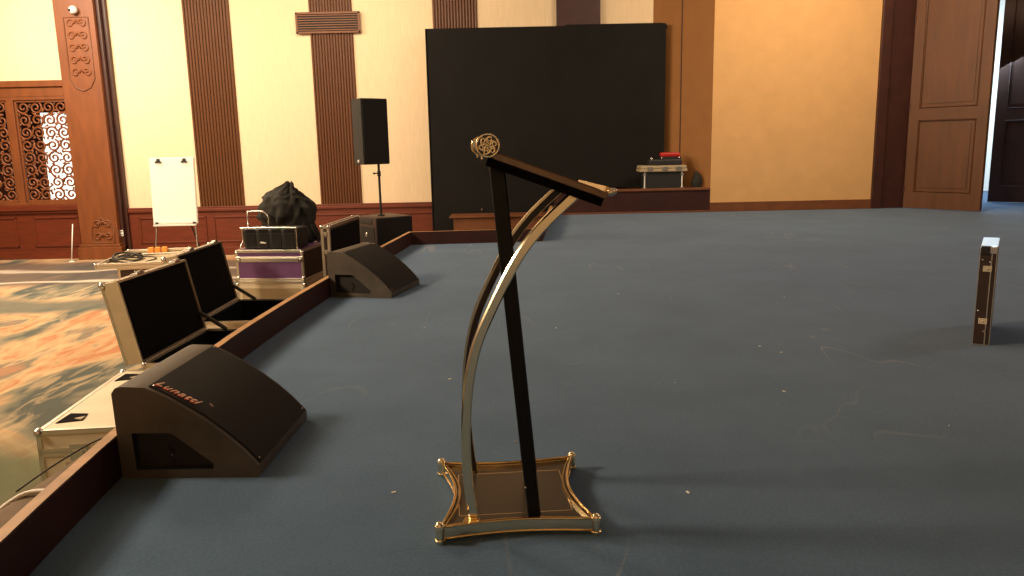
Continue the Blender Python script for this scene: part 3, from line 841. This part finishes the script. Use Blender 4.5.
bm = bmesh.new(); box(bm, .14, CW - .12, -.008, -.001, .12, CT - .19, .003); link('front_panel', bm, 'case_beige', t)
castors(t, CW, CL)

# two open cases whose lids lean back
def open_case(loc, rz, L_, label):
    W_, Hb = .80, .454
    t = thing('flight_case', label, 'flight case', loc, rz, 'long flight cases in a row beside the kerb')
    bm = bmesh.new(); shell(bm, 0, W_, 0, L_, .075, Hb); link('body', bm, 'case_cream', t)
    bm = bmesh.new(); lining(bm, 0, W_, 0, L_, .075, Hb); link('lining', bm, 'foam', t)
    bm = bmesh.new()
    for (p, q, r_, s) in ((-.003, W_ + .003, -.003, .016), (-.003, W_ + .003, L_ - .016, L_ + .003), (-.003, .016, 0, L_), (W_ - .016, W_ + .003, 0, L_)): box(bm, p, q, r_, s, Hb, Hb + .006)
    for x in (0, W_):
        for y in (0, L_): box(bm, x - .004, x + .004, y - .004, y + .004, .075, Hb)
    for y in (-.003, L_ + .001): box(bm, 0, W_, y, y + .002, Hb - .022, Hb)
    link('edging', bm, 'alu', t)
    # lid: local frame hinged at x=0, leaning back; lid depth goes to -x'
    lean = R(11.5); lid_h, lid_d = .63, .135
    lid = bpy.data.objects.new('lid', None)
    bm = bmesh.new()
    shell(bm, -lid_d, 0, 0, L_, 0, lid_h)            # replaced by rotated geometry below
    bm.free()
    bm = bmesh.new(); th = .010
    box(bm, -lid_d, -lid_d + th, 0, L_, 0, lid_h)
    box(bm, -lid_d + th, 0, 0, th, 0, lid_h); box(bm, -lid_d + th, 0, L_ - th, L_, 0, lid_h)
    box(bm, -lid_d + th, 0, th, L_ - th, 0, th); box(bm, -lid_d + th, 0, th, L_ - th, lid_h - th, lid_h)
    lid = link('lid', bm, 'case_beige', t, loc=(0, 0, Hb + .012), rot=(0, -lean, 0))
    bm = bmesh.new(); box(bm, -lid_d + th, -.012, th, L_ - th, th, lid_h - th); box(bm, -.012, -.004, .05, L_ - .05, .05, lid_h - .05, .002); link('lining', bm, 'foam', lid)
    bm = bmesh.new()
    for (p, q, r_, s) in ((0, L_, -.003, .014), (0, L_, lid_h - .014, lid_h + .003)): box(bm, -.002, .004, p, q, r_, s)
    for (p, q) in ((-.003, .012), (L_ - .012, L_ + .003)): box(bm, -.002, .004, p, q, 0, lid_h)
    for y in (-.002, L_ - .002):
        box(bm, -lid_d - .002, -lid_d + .018, y, y + .004, 0, lid_h)
    box(bm, -lid_d - .003, -lid_d + .018, 0, L_, lid_h - .001, lid_h + .004); box(bm, -.018, .002, 0, L_, lid_h - .001, lid_h + .004)
    link('edging', bm, 'alu', lid)
    corners(lid, [(-lid_d + .008, y, lid_h - .008) for y in (.008, L_ - .008)], .026)
    for y in (L_ * .30, L_ * .86):
        bm = bmesh.new(); box(bm, -.05, .010, y - .055, y + .055, lid_h, lid_h + .018, .004); box(bm, -.03, .016, y - .025, y + .025, lid_h + .014, lid_h + .030, .004); link('latch', bm, 'steel', lid)
    # folding stays at each end
    for y in (L_ - .03,):
        bm = bmesh.new(); tube(bm, [(-.03, y, Hb + .16), (.20, y, Hb + .006)], .018, 6); link('lid_stay', bm, 'black_plastic', t)
    bm = bmesh.new(); box(bm, -.012, .008, .05, L_ - .05, Hb - .002, Hb + .012, .002); link('hinge', bm, 'steel', t)
    corners(t, [(x, y, Hb - .006) for x in (.006, W_ - .006) for y in (.006, L_ - .006)], .022)
    castors(t, W_, L_)
    return t
open_case((-2.775, 5.58, FZ), R(-2.0), 1.12, 'open black-lined flight case just behind the near wedge monitor, its leaning lid the nearer')
open_case((-2.93, 6.98, FZ), R(0), 1.10, 'open black-lined flight case between the nearest leaning lid and the purple case')

# purple case on a cream case, black rack case and cloth bag above
def solid_case(name, label, loc, rz, w, l, h, mk, bands=None, group=None, cast=False, side=None, z0=0.0):
    t = thing(name, label, 'flight case', loc, rz, group)
    bm = bmesh.new(); box(bm, 0, w, 0, l, z0, h); 
    link('body', bm, mk, t)
    bm = bmesh.new(); edging(bm, 0, w, 0, l, z0, h, .024)
    link('edging', bm, 'alu', t)
    if cast: castors(t, w, l)
    return t
PX, PY, PR = -3.085, 8.56, R(-7)
ph = .19                                             # lower cream case top is z = -0.18
t = solid_case('flight_case', 'cream flight case under the purple one, lowest of its stack', (PX - .01, PY - .02, FZ), PR, .80, .90, .574, 'case_cream', cast=True, z0=.075)
bm = bmesh.new(); box(bm, .06, .74, -.012, -.002, .12, .50, .004); link('front_panel', bm, 'case_beige', t)
corners(t, [(x, y, .536) for x in (.01, .79) for y in (.01, .89)], .024)
t = solid_case('flight_case', 'purple flight case with aluminium edging stacked below the black rack case', (PX, PY, -.178), PR, .78, .88, .348, 'purple')
bm = bmesh.new(); box(bm, 0.0, .78, -.008, -.001, .215, .275, .002); box(bm, .0, .78, -.010, -.001, .252, .262, .002); box(bm, 0, .78, -.008, -.001, .318, .350, .002); box(bm, 0, .78, -.008, -.001, -.0, .03, .002); link('front_band', bm, 'alu', t)
bm = bmesh.new(); box(bm, .781, .786, .03, .85, .03, .32); link('side_panel', bm, 'brown_case', t)
corners(t, [(x, y, z) for x in (.01, .77) for y in (.01, .87) for z in (.030, .320)], .026)
for x in (.03, .75): latch(t, (x, -.010, .245), s=.028)
t = thing('rack_case', 'black rack case with pale tube handles on top of the purple case', 'rack case', (PX + .09, PY + .02, .1745), PR)
bm = bmesh.new(); box(bm, 0, .63, .0, .34, .001, .235, .03, segs=3); link('body', bm, 'black_plastic', t, smooth=True, auto=40)
for i in range(4):
    bm = bmesh.new(); x = .03 + i * .148; box(bm, x + .012, x + .122, -.006, .01, .02, .175, .006); box(bm, x + .012, x + .122, -.008, .03, .185, .225, .006); link('front_rib', bm, 'grille', t)
bm = bmesh.new(); tube(bm, [(v.x, v.y, v.z) for v in smooth_pts([(.005, -.015, .10), (.005, -.015, .22), (.03, -.015, .243), (.59, -.015, .243), (.63, -.015, .22), (.63, -.015, .01)], 5)], .009, 8); link('front_handle', bm, 'steel', t, smooth=True)
bm = bmesh.new(); tube(bm, [(v.x, v.y, v.z) for v in smooth_pts([(-.05, .02, .02), (-.06, .25, .20), (-.07, .30, .38), (-.04, .31, .40), (.10, .31, .40), (.17, .31, .34), (.17, .31, .23)], 5)], .009, 8); link('rear_handle', bm, 'steel', t, smooth=True)
bm = bmesh.new(); prism(bm, [(.20, .072), (.205, .088), (.245, .084), (.25, .078), (.27, .078), (.265, .066), (.215, .068)], 'y', -.010, -.006); link('logo', bm, 'white', t)

def cloth_bag(loc, label):
    bm = bmesh.new(); n, mN = 72, 34; rows = []
    prof = [(0, .30), (.03, .35), (.12, .365), (.22, .335), (.27, .345), (.36, .365), (.46, .345), (.53, .30), (.585, .235), (.635, .165), (.68, .105), (.72, .06), (.745, .03)]
    P = smooth_pts([(z, r, 0) for z, r in prof], 4)
    for j, p in enumerate(P):
        z, r = p.x, p.y; u = j / (len(P) - 1); row = []
        for i in range(n):
            a = 2 * PI * i / n
            nv = noise.noise(Vector((1.6 * math.cos(a), 1.6 * math.sin(a), 3.2 * z + 4))); n3 = noise.noise(Vector((4.5 * math.cos(a), 4.5 * math.sin(a), 3 * z)))
            rdg = 1 - abs(noise.noise(Vector((3.6 * math.cos(a) * r * 3, 3.6 * math.sin(a) * r * 3, 5 * z + 2)))) * 2.2
            cr_ = abs(math.sin(4 * a + 2.5 * nv + 1.2 * u)) ** .6 - .6
            fold = r * (.22 * nv + .12 * n3 + (.05 + .20 * u) * cr_ + .16 * (rdg - .6))
            sag = .03 * math.sin(2 * a + 1) * (1 - u)
            rr = r + fold
            row.append(bm.verts.new((rr * math.cos(a) + .05 * u * u + .05 * noise.noise(Vector((1, 2, 6 * z))), rr * .82 * math.sin(a), max(0.0, z + sag * min(1, z * 5) + .05 * noise.noise(Vector((2 * math.cos(a), 2 * math.sin(a), 9))) * u))))
        rows.append(row)
    for j in range(len(rows) - 1):
        for i in range(n): bm.faces.new((rows[j][i], rows[j][(i + 1) % n], rows[j + 1][(i + 1) % n], rows[j + 1][i]))
    bm.faces.new(rows[0][::-1]); bm.faces.new(rows[-1])
    t = thing('cloth_bag', label, 'bag', loc)
    t.scale = (.90, .90, .96); link('bag_body', bm, 'bag', t, smooth=True)
    bm = bmesh.new(); tube(bm, [(.04 + .066 * math.cos(2 * PI * k / 20), .055 * math.sin(2 * PI * k / 20), .685) for k in range(20)], .010, 6, closed=True); link('drawstring', bm, 'bag', t, smooth=True)
    bm = bmesh.new()
    for j in range(3):
        tube(bm, [tuple(v) for v in smooth_pts([(.30, -.05 + .08 * j, .30), (.37, -.08 + .08 * j, .17), (.40, -.02 + .08 * j, .06), (.405, .05 + .04 * j, .012)], 5)], .022, 8)
    link('strap', bm, 'bag', t, smooth=True)
    return t
b_ = cloth_bag((PX + .40, PY + .64, .1725), 'bulging black drawstring cloth bag on the purple case behind the rack case')

# tall brown road case with its beige-edged side towards the kerb
t = thing('road_case', 'dark road case with a beige metal edge standing left of the far wedge monitor', 'flight case', (-1.89, 8.0, FZ), R(-3.5))
bm = bmesh.new(); box(bm, -.09, .0, 0, 1.25, .0, 1.225); link('body', bm, 'brown_case', t)
bm = bmesh.new(); box(bm, .001, .010, .05, 1.20, .05, 1.18, .003); link('lining', bm, 'foam', t)
bm = bmesh.new(); edging(bm, -.09, .0, 0, 1.25, 0, 1.225, .026); link('edging', bm, 'alu', t)
for z in (.95, 1.14): latch(t, (-.045, -.006, z), s=.026)
corners(t, [(x, y, 1.215) for x in (-.08, -.01) for y in (.01, 1.24)], .022)

# ------------------------------------------------------------------ sub and tall speaker
SX, SY, SR = -1.94, 10.75, R(-24)
t = thing('subwoofer', 'black subwoofer box on the hall floor under the tall loudspeaker', 'subwoofer', (-1.80, 10.87, FZ), R(40))
hs = 1.085
bm = bmesh.new(); box(bm, -.29, .29, -.30, .30, 0, hs, .012); link('cabinet', bm, 'brown_case', t, smooth=True, auto=40)
bm = bmesh.new(); box(bm, -.28, .285, -.312, -.3005, .02, hs - .012, .004); link('grille', bm, 'grille', t)
bm = bmesh.new(); box(bm, -.2995, -.2905, -.20, .12, hs - .09, hs - .03, .004); link('side_handle', bm, 'cavity', t)
bm = bmesh.new(); box(bm, -.298, -.2905, -.25, .25, .03, hs - .13, .003); pl_ = link('jack_plate', bm, 'black_plastic', t)
bm = bmesh.new(); sphere(bm, (-.302, -.06, hs - .24), .022, 1.5); sphere(bm, (-.302, -.08, hs - .36), .012, 1.5); link('socket', bm, 'steel', pl_, smooth=True)
t = thing('loudspeaker', 'tall black loudspeaker on a thin pole in front of the fluted wood stripe', 'loudspeaker', (-1.82, 10.85, FZ + hs))
bm = bmesh.new(); cyl(bm, (0, 0, 0), (0, 0, .72), .017, n=14); pole = link('pole', bm, 'black_plastic', t, smooth=True, auto=40)
bm = bmesh.new(); cyl(bm, (0, 0, .55), (0, 0, .62), .026, n=14); cyl(bm, (0, 0, .59), (-.06, -.02, .59), .008, n=8); sphere(bm, (-.065, -.02, .59), .016); link('clamp', bm, 'black_plastic', pole, smooth=True, auto=40)
bm = bmesh.new(); cyl(bm, (0, 0, 0), (0, 0, .02), .05, n=16); link('pole_socket', bm, 'black_plastic', pole, smooth=True, auto=40)
sp_root = bpy.data.objects.new('tmp', None)
th = R(38); z0, z1 = .715, 1.60
bm = bmesh.new()
outl = [(-.20, -.20), (.20, -.20), (.20, .08), (.12, .24), (-.12, .24), (-.20, .08)]
ro = lambda p: (-.12 + p[0] * math.cos(th) - p[1] * math.sin(th), .04 + p[0] * math.sin(th) + p[1] * math.cos(th))
prism(bm, [ro(p) for p in outl], 'z', z0, z1)
bmesh.ops.bevel(bm, geom=list(bm.edges), offset=.008, segments=2, affect='EDGES')
cb = link('cabinet', bm, 'black_plastic', t, smooth=True, auto=30)
cb.data.materials[0] = mat('dark_grey_cabinet_paint', (0.016, 0.016, 0.015), 0.6)
bm = bmesh.new(); prism(bm, [ro(p) for p in ((-.185, -.210), (.185, -.210), (.185, -.2005), (-.185, -.2005))], 'z', z0 + .02, z1 - .02); link('grille', bm, 'grille', cb)
q = ro((-.206, -.06)); bm = bmesh.new(); sphere(bm, (q[0], q[1], z0 + .045), .016, 1.5); link('logo', bm, 'white', cb, smooth=True)

# ------------------------------------------------------------------ flip chart
t = thing('flip_chart', 'white flip chart board on thin legs in front of the cream hall wall', 'flip chart', (-5.21, 12.0, FZ))
lean = R(4)
bm = bmesh.new(); box(bm, -.345, .345, -.015, .015, 0, 1.02, .004); bd_ = link('board', bm, 'white', t, loc=(0, 0, .93), rot=(-lean, 0, 0))
bm = bmesh.new(); box(bm, -.335, .335, -.024, -.016, .025, 1.0); link('paper_pad', bm, 'paper', bd_)
for x in (-.20, .20):
    bm = bmesh.new(); prism(bm, [(x - .055, .94), (x + .055, .94), (x + .022, .975), (x + .022, 1.0), (x - .022, 1.0), (x - .022, .975)], 'y', -.04, -.025); link('clip', bm, 'black_plastic', bd_)
for x in (-.29, .29):
    bm = bmesh.new(); sphere(bm, (x, -.02, .012), .026, .7); link('foot_knob', bm, 'black_plastic', bd_, smooth=True)
for (a, b, m_) in (((-.30, 0, .96), (-.36, -.15, 0), 'steel'), ((.30, 0, .96), (.36, -.15, 0), 'steel'), ((.12, .05, 1.2), (.26, .55, 0), 'black_plastic')):
    bm = bmesh.new(); cyl(bm, a, b, .012, n=10); link('leg', bm, m_, t, smooth=True, auto=40)
bm = bmesh.new(); box(bm, -.33, .33, -.07, -.02, .90, .925, .004); link('pen_tray', bm, 'white', t)

# ------------------------------------------------------------------ open tray case with coiled cable and orange blocks
t = thing('tray_case', 'low cable case with a wide cream-rimmed open tray top in front of the pillar', 'flight case', (-5.40, 9.90, FZ), R(11))
tz = .60
bm = bmesh.new(); box(bm, .24, .86, .08, 1.30, .0, tz - .06); link('body', bm, 'brown_case', t)
bm = bmesh.new(); edging(bm, .24, .86, .08, 1.30, 0, tz - .062, .028); link('edging', bm, 'alu', t)
bm = bmesh.new(); shell(bm, 0, .86, 0, 1.50, tz - .06, tz, .02); tr = link('tray', bm, 'case_beige', t)
bm = bmesh.new()
for (p, q, r_, s) in ((-.004, .864, -.004, .03), (-.004, .864, 1.47, 1.504), (-.004, .026, .03, 1.47), (.834, .864, .03, 1.47), (.03, .83, .95, .985)): box(bm, p, q, r_, s, tz - .02, tz + .012, .003)
box(bm, -.004, .864, -.005, -.001, tz - .06, tz - .03)
link('rim', bm, 'alu', tr)
corners(tr, [(0, 0, tz), (.86, 0, tz), (0, 1.5, tz), (.86, 1.5, tz)], .022)
bm = bmesh.new()
ca, sa = math.cos(R(11)), math.sin(R(11))
for k in range(5):
    rr = .16 - .018 * (k % 3); pts = []
    for i in range(28):
        a = 2 * PI * i / 28; pts.append((rr * 1.15 * math.cos(a + k), rr * 1.9 * math.sin(a + k) , .016 + .014 * k + .02 * math.sin(2 * a + k)))
    tube(bm, pts, .011, 6, closed=True)
tube(bm, [tuple(v) for v in smooth_pts([(.1, .1, .03), (.25, .2, .012), (.38, -.05, .012), (.32, -.35, .012)], 6)], .009, 6)
o = link('coiled_cable', bm, 'cable', None, loc=(-5.33, 10.62, FZ + tz - .038), smooth=True); o.rotation_euler = (0, 0, R(11)); tag(o, 'dark coiled cable lying in the cream-rimmed tray', 'cable')
for i in range(3):
    bm = bmesh.new(); box(bm, -.036, .036, -.03, .03, 0, .085, .008); box(bm, -.02, .02, -.032, -.028, .02, .06, .002)
    lx = .34 + i * .095; ly = 1.40; X = -5.40 + lx * ca - ly * sa; Y = 9.90 + lx * sa + ly * ca
    o = link('orange_block', bm, 'orange', None, loc=(X, Y, FZ + tz - .039)); o.rotation_euler = (0, 0, R(11))
    tag(o, ['left', 'middle', 'right'][i] + 'most of three small orange blocks below the flip chart' if i != 1 else 'middle one of three small orange blocks below the flip chart', 'block', 'orange blocks below the flip chart')

# thin pale rod by the pillar foot, wall socket
t = thing('thin_rod', 'thin pale rod standing upright at the left foot of the pillar', 'rod', (-8.44, 14.72, FZ))
bm = bmesh.new(); cyl(bm, (-.02, -.02, .015), (.04, .06, .72), .012, .010, 8); link('shaft', bm, 'white', t, smooth=True)
bm = bmesh.new(); cyl(bm, (-.02, -.02, 0), (-.02, -.02, .018), .05, .03, 12); link('foot', bm, 'white', t, smooth=True, auto=40)
bm = bmesh.new(); box(bm, -.025, .025, -.012, 0, -.06, .06, .004); o = link('wall_socket', bm, 'white', None, loc=(-7.63, YB - .202, -.26)); tag(o, 'small white wall socket on the dark strip right of the pillar', 'socket')
bm = bmesh.new(); box(bm, -.014, .014, -.016, -.012, -.04, -.02); box(bm, -.014, .014, -.016, -.012, .02, .04); link('socket_holes', bm, 'cavity', o)

# padded bag lying outside the kerb at the lower left
def padded_bag():
    t = thing('padded_bag', 'brown padded bag lying along the outside of the kerb at the lower left', 'bag', (-1.86, 2.80, FZ), R(1))
    bm = bmesh.new(); box(bm, -.19, .17, -.90, .92, 0, .66, .07, segs=4)
    for v in bm.verts:
        v.co.x *= 1 - .30 * max(0, v.co.y / .92) ** 2; v.co.z += .02 * math.sin(5 * v.co.y)
        v.co.z = max(0, v.co.z)
    link('bag_body', bm, 'gigbag', t, smooth=True, auto=60)
    bm = bmesh.new(); tube(bm, [tuple(v) for v in smooth_pts([(-.19, -.5, .50), (-.19, -.1, .60), (-.12, .08, .665), (.0, .11, .672), (.1, .11, .668)], 6)], .010, 8); link('piping', bm, 'white', t, smooth=True)
    bm = bmesh.new(); tube(bm, [tuple(v) for v in smooth_pts([(-.175, .15, .655), (-.16, .4, .662), (-.13, .7, .655), (-.08, .86, .63)], 6)], .004, 8); link('zip', bm, 'cable', t, smooth=True)
padded_bag()

# ------------------------------------------------------------------ small case and red box on the platform
PZ = .401
t = thing('equipment_case', 'dark equipment case with a metal frame and pale lid rim on the rear platform', 'flight case', (2.81, 14.40, PZ))
bm = bmesh.new(); box(bm, -.345, .345, -.18, .18, .012, .345); link('body', bm, 'black_plastic', t)
bm = bmesh.new()
for (p, q, r_, s) in ((-.352, -.332, .02, .345), (.332, .352, .02, .345), (-.345, .345, .0, .02)): box(bm, p, q, -.192, -.181, r_, s, .003)
link('frame', bm, 'white', t)
bm = bmesh.new()
for x in (-.345, .345): box(bm, x - .03, x + .03, -.196, -.190, .27, .31, .002); box(bm, x - .03, x + .03, -.196, -.190, .02, .06, .002)
link('corner_plate', bm, 'steel', t)
bm = bmesh.new(); box(bm, -.43, .43, -.23, .23, .345, .395, .01); box(bm, -.42, .42, -.22, .22, .40, .455, .012); ldd = link('lid', bm, 'case_beige', t)
for x in (-.25, .02, .27):
    bm = bmesh.new(); box(bm, x - .05, x + .05, -.240, -.228, .365, .435, .003); link('latch', bm, 'steel', ldd)
t = thing('black_case', 'flat black case between the pale-rimmed case and the red box', 'case', (2.88, 14.40, PZ + .456))
bm = bmesh.new(); box(bm, -.33, .28, -.14, .14, 0, .105, .02); link('body', bm, 'black_plastic', t)
bm = bmesh.new(); sphere(bm, (-.28, -.12, .13), .022); cyl(bm, (-.28, -.12, .08), (-.28, -.12, .125), .012, n=10); link('knob', bm, 'steel', t, smooth=True)
t = thing('red_box', 'small red box on top of the stacked cases on the rear platform', 'box', (2.96, 14.40, PZ + .562))
bm = bmesh.new(); box(bm, -.18, .18, -.09, .09, .04, .125, .03, segs=3); link('body', bm, 'red', t, smooth=True, auto=50)
bm = bmesh.new(); box(bm, -.19, .19, -.085, .085, 0, .045); link('base', bm, 'black_plastic', t)
for x in (-.16, .15):
    bm = bmesh.new(); sphere(bm, (x, -.095, .03), .016); link('catch', bm, 'steel', t, smooth=True)
# small dark lump against the splayed wall
bm = bmesh.new(); bmesh.ops.create_uvsphere(bm, u_segments=20, v_segments=12, radius=1)  # plain dark rounded solid, flat at the bottom
for v in bm.verts:
    z = v.co.z; k = 1 - .35 * max(0, z)
    v.co = Vector((v.co.x * .10 * k + .01 * math.sin(6 * z), v.co.y * .08 * k, max(0, (z + .8) * .19)))
o = link('lump', bm, 'bag', None, loc=(3.44, 14.28, PZ), smooth=True); tag(o, 'small dark rounded lump beside the splayed wall right of the stacked cases', 'lump')

# ------------------------------------------------------------------ narrow case standing on edge at the right
RC = thing('upright_case', 'narrow dark flight case standing on edge alone on the right of the blue stage', 'flight case', (2.805, 4.56, 0), R(-10))
# local: x = thickness, y = depth (rotated so it recedes to the right)
RC.rotation_euler = (0, 0, R(-33))
tw, tl, thh = .088, .58, .588
bm = bmesh.new(); box(bm, 0, tw, 0, tl, .0, thh); link('body', bm, 'brown_case', RC)
bm = bmesh.new(); edging(bm, 0, tw, 0, tl, 0, thh, .003, .0012)
box(bm, tw * .68, tw * .74, -.005, 0, 0, thh); link('edging', bm, 'alu', RC)
bm = bmesh.new(); box(bm, -.001, tw + .001, -.002, tl, thh, thh + .004, .001); link('top_plate', bm, 'alu', RC)
for z in (.13, .45):
    bm = bmesh.new(); box(bm, .022, .068, -.008, -.001, z, z + .035, .002); sphere(bm, (.045, -.009, z + .017), .006); link('hinge_plate', bm, 'case_cream', RC)
for (x, z) in ((.018, .21), (.018, .52), (.058, .085), (.058, .51)):
    bm = bmesh.new(); sphere(bm, (x, -.003, z), .008, .9, 10, 6); link('rivet', bm, 'steel', RC, smooth=True)
bm = bmesh.new(); box(bm, .004, .05, -.014, .03, thh - .035, thh + .014, .004); link('corner_bumper', bm, 'black_plastic', RC)
bm = bmesh.new(); box(bm, .05, .088, -.010, .05, thh - .03, thh + .012, .004); link('corner_plate', bm, 'steel', RC)

# ------------------------------------------------------------------ lint on the carpet
random.seed(5); bm = bmesh.new()
spots = [(1.36, 3.72), (1.60, 4.45), (1.52, 4.60), (.85, 3.9), (.62, 2.6), (-.35, 4.05), (-.62, 5.3), (.30, 5.2), (1.9, 3.2), (2.2, 6.1), (-.45, 2.65), (.9, 6.4), (3.1, 3.5)]
for x, y in spots:
    s = random.uniform(.0025, .0055); a = random.uniform(0, PI)
    vs = box(bm, -s * 1.6, s * 1.6, -s * .6, s * .6, .0005, .004)
    for v in vs:
        p = v.co.copy(); v.co = Vector((x + p.x * math.cos(a) - p.y * math.sin(a), y + p.x * math.sin(a) + p.y * math.cos(a), p.z))
tag(link('lint_specks', bm, 'lint'), 'tiny pale lint specks scattered over the blue stage carpet', 'lint', kind='stuff')
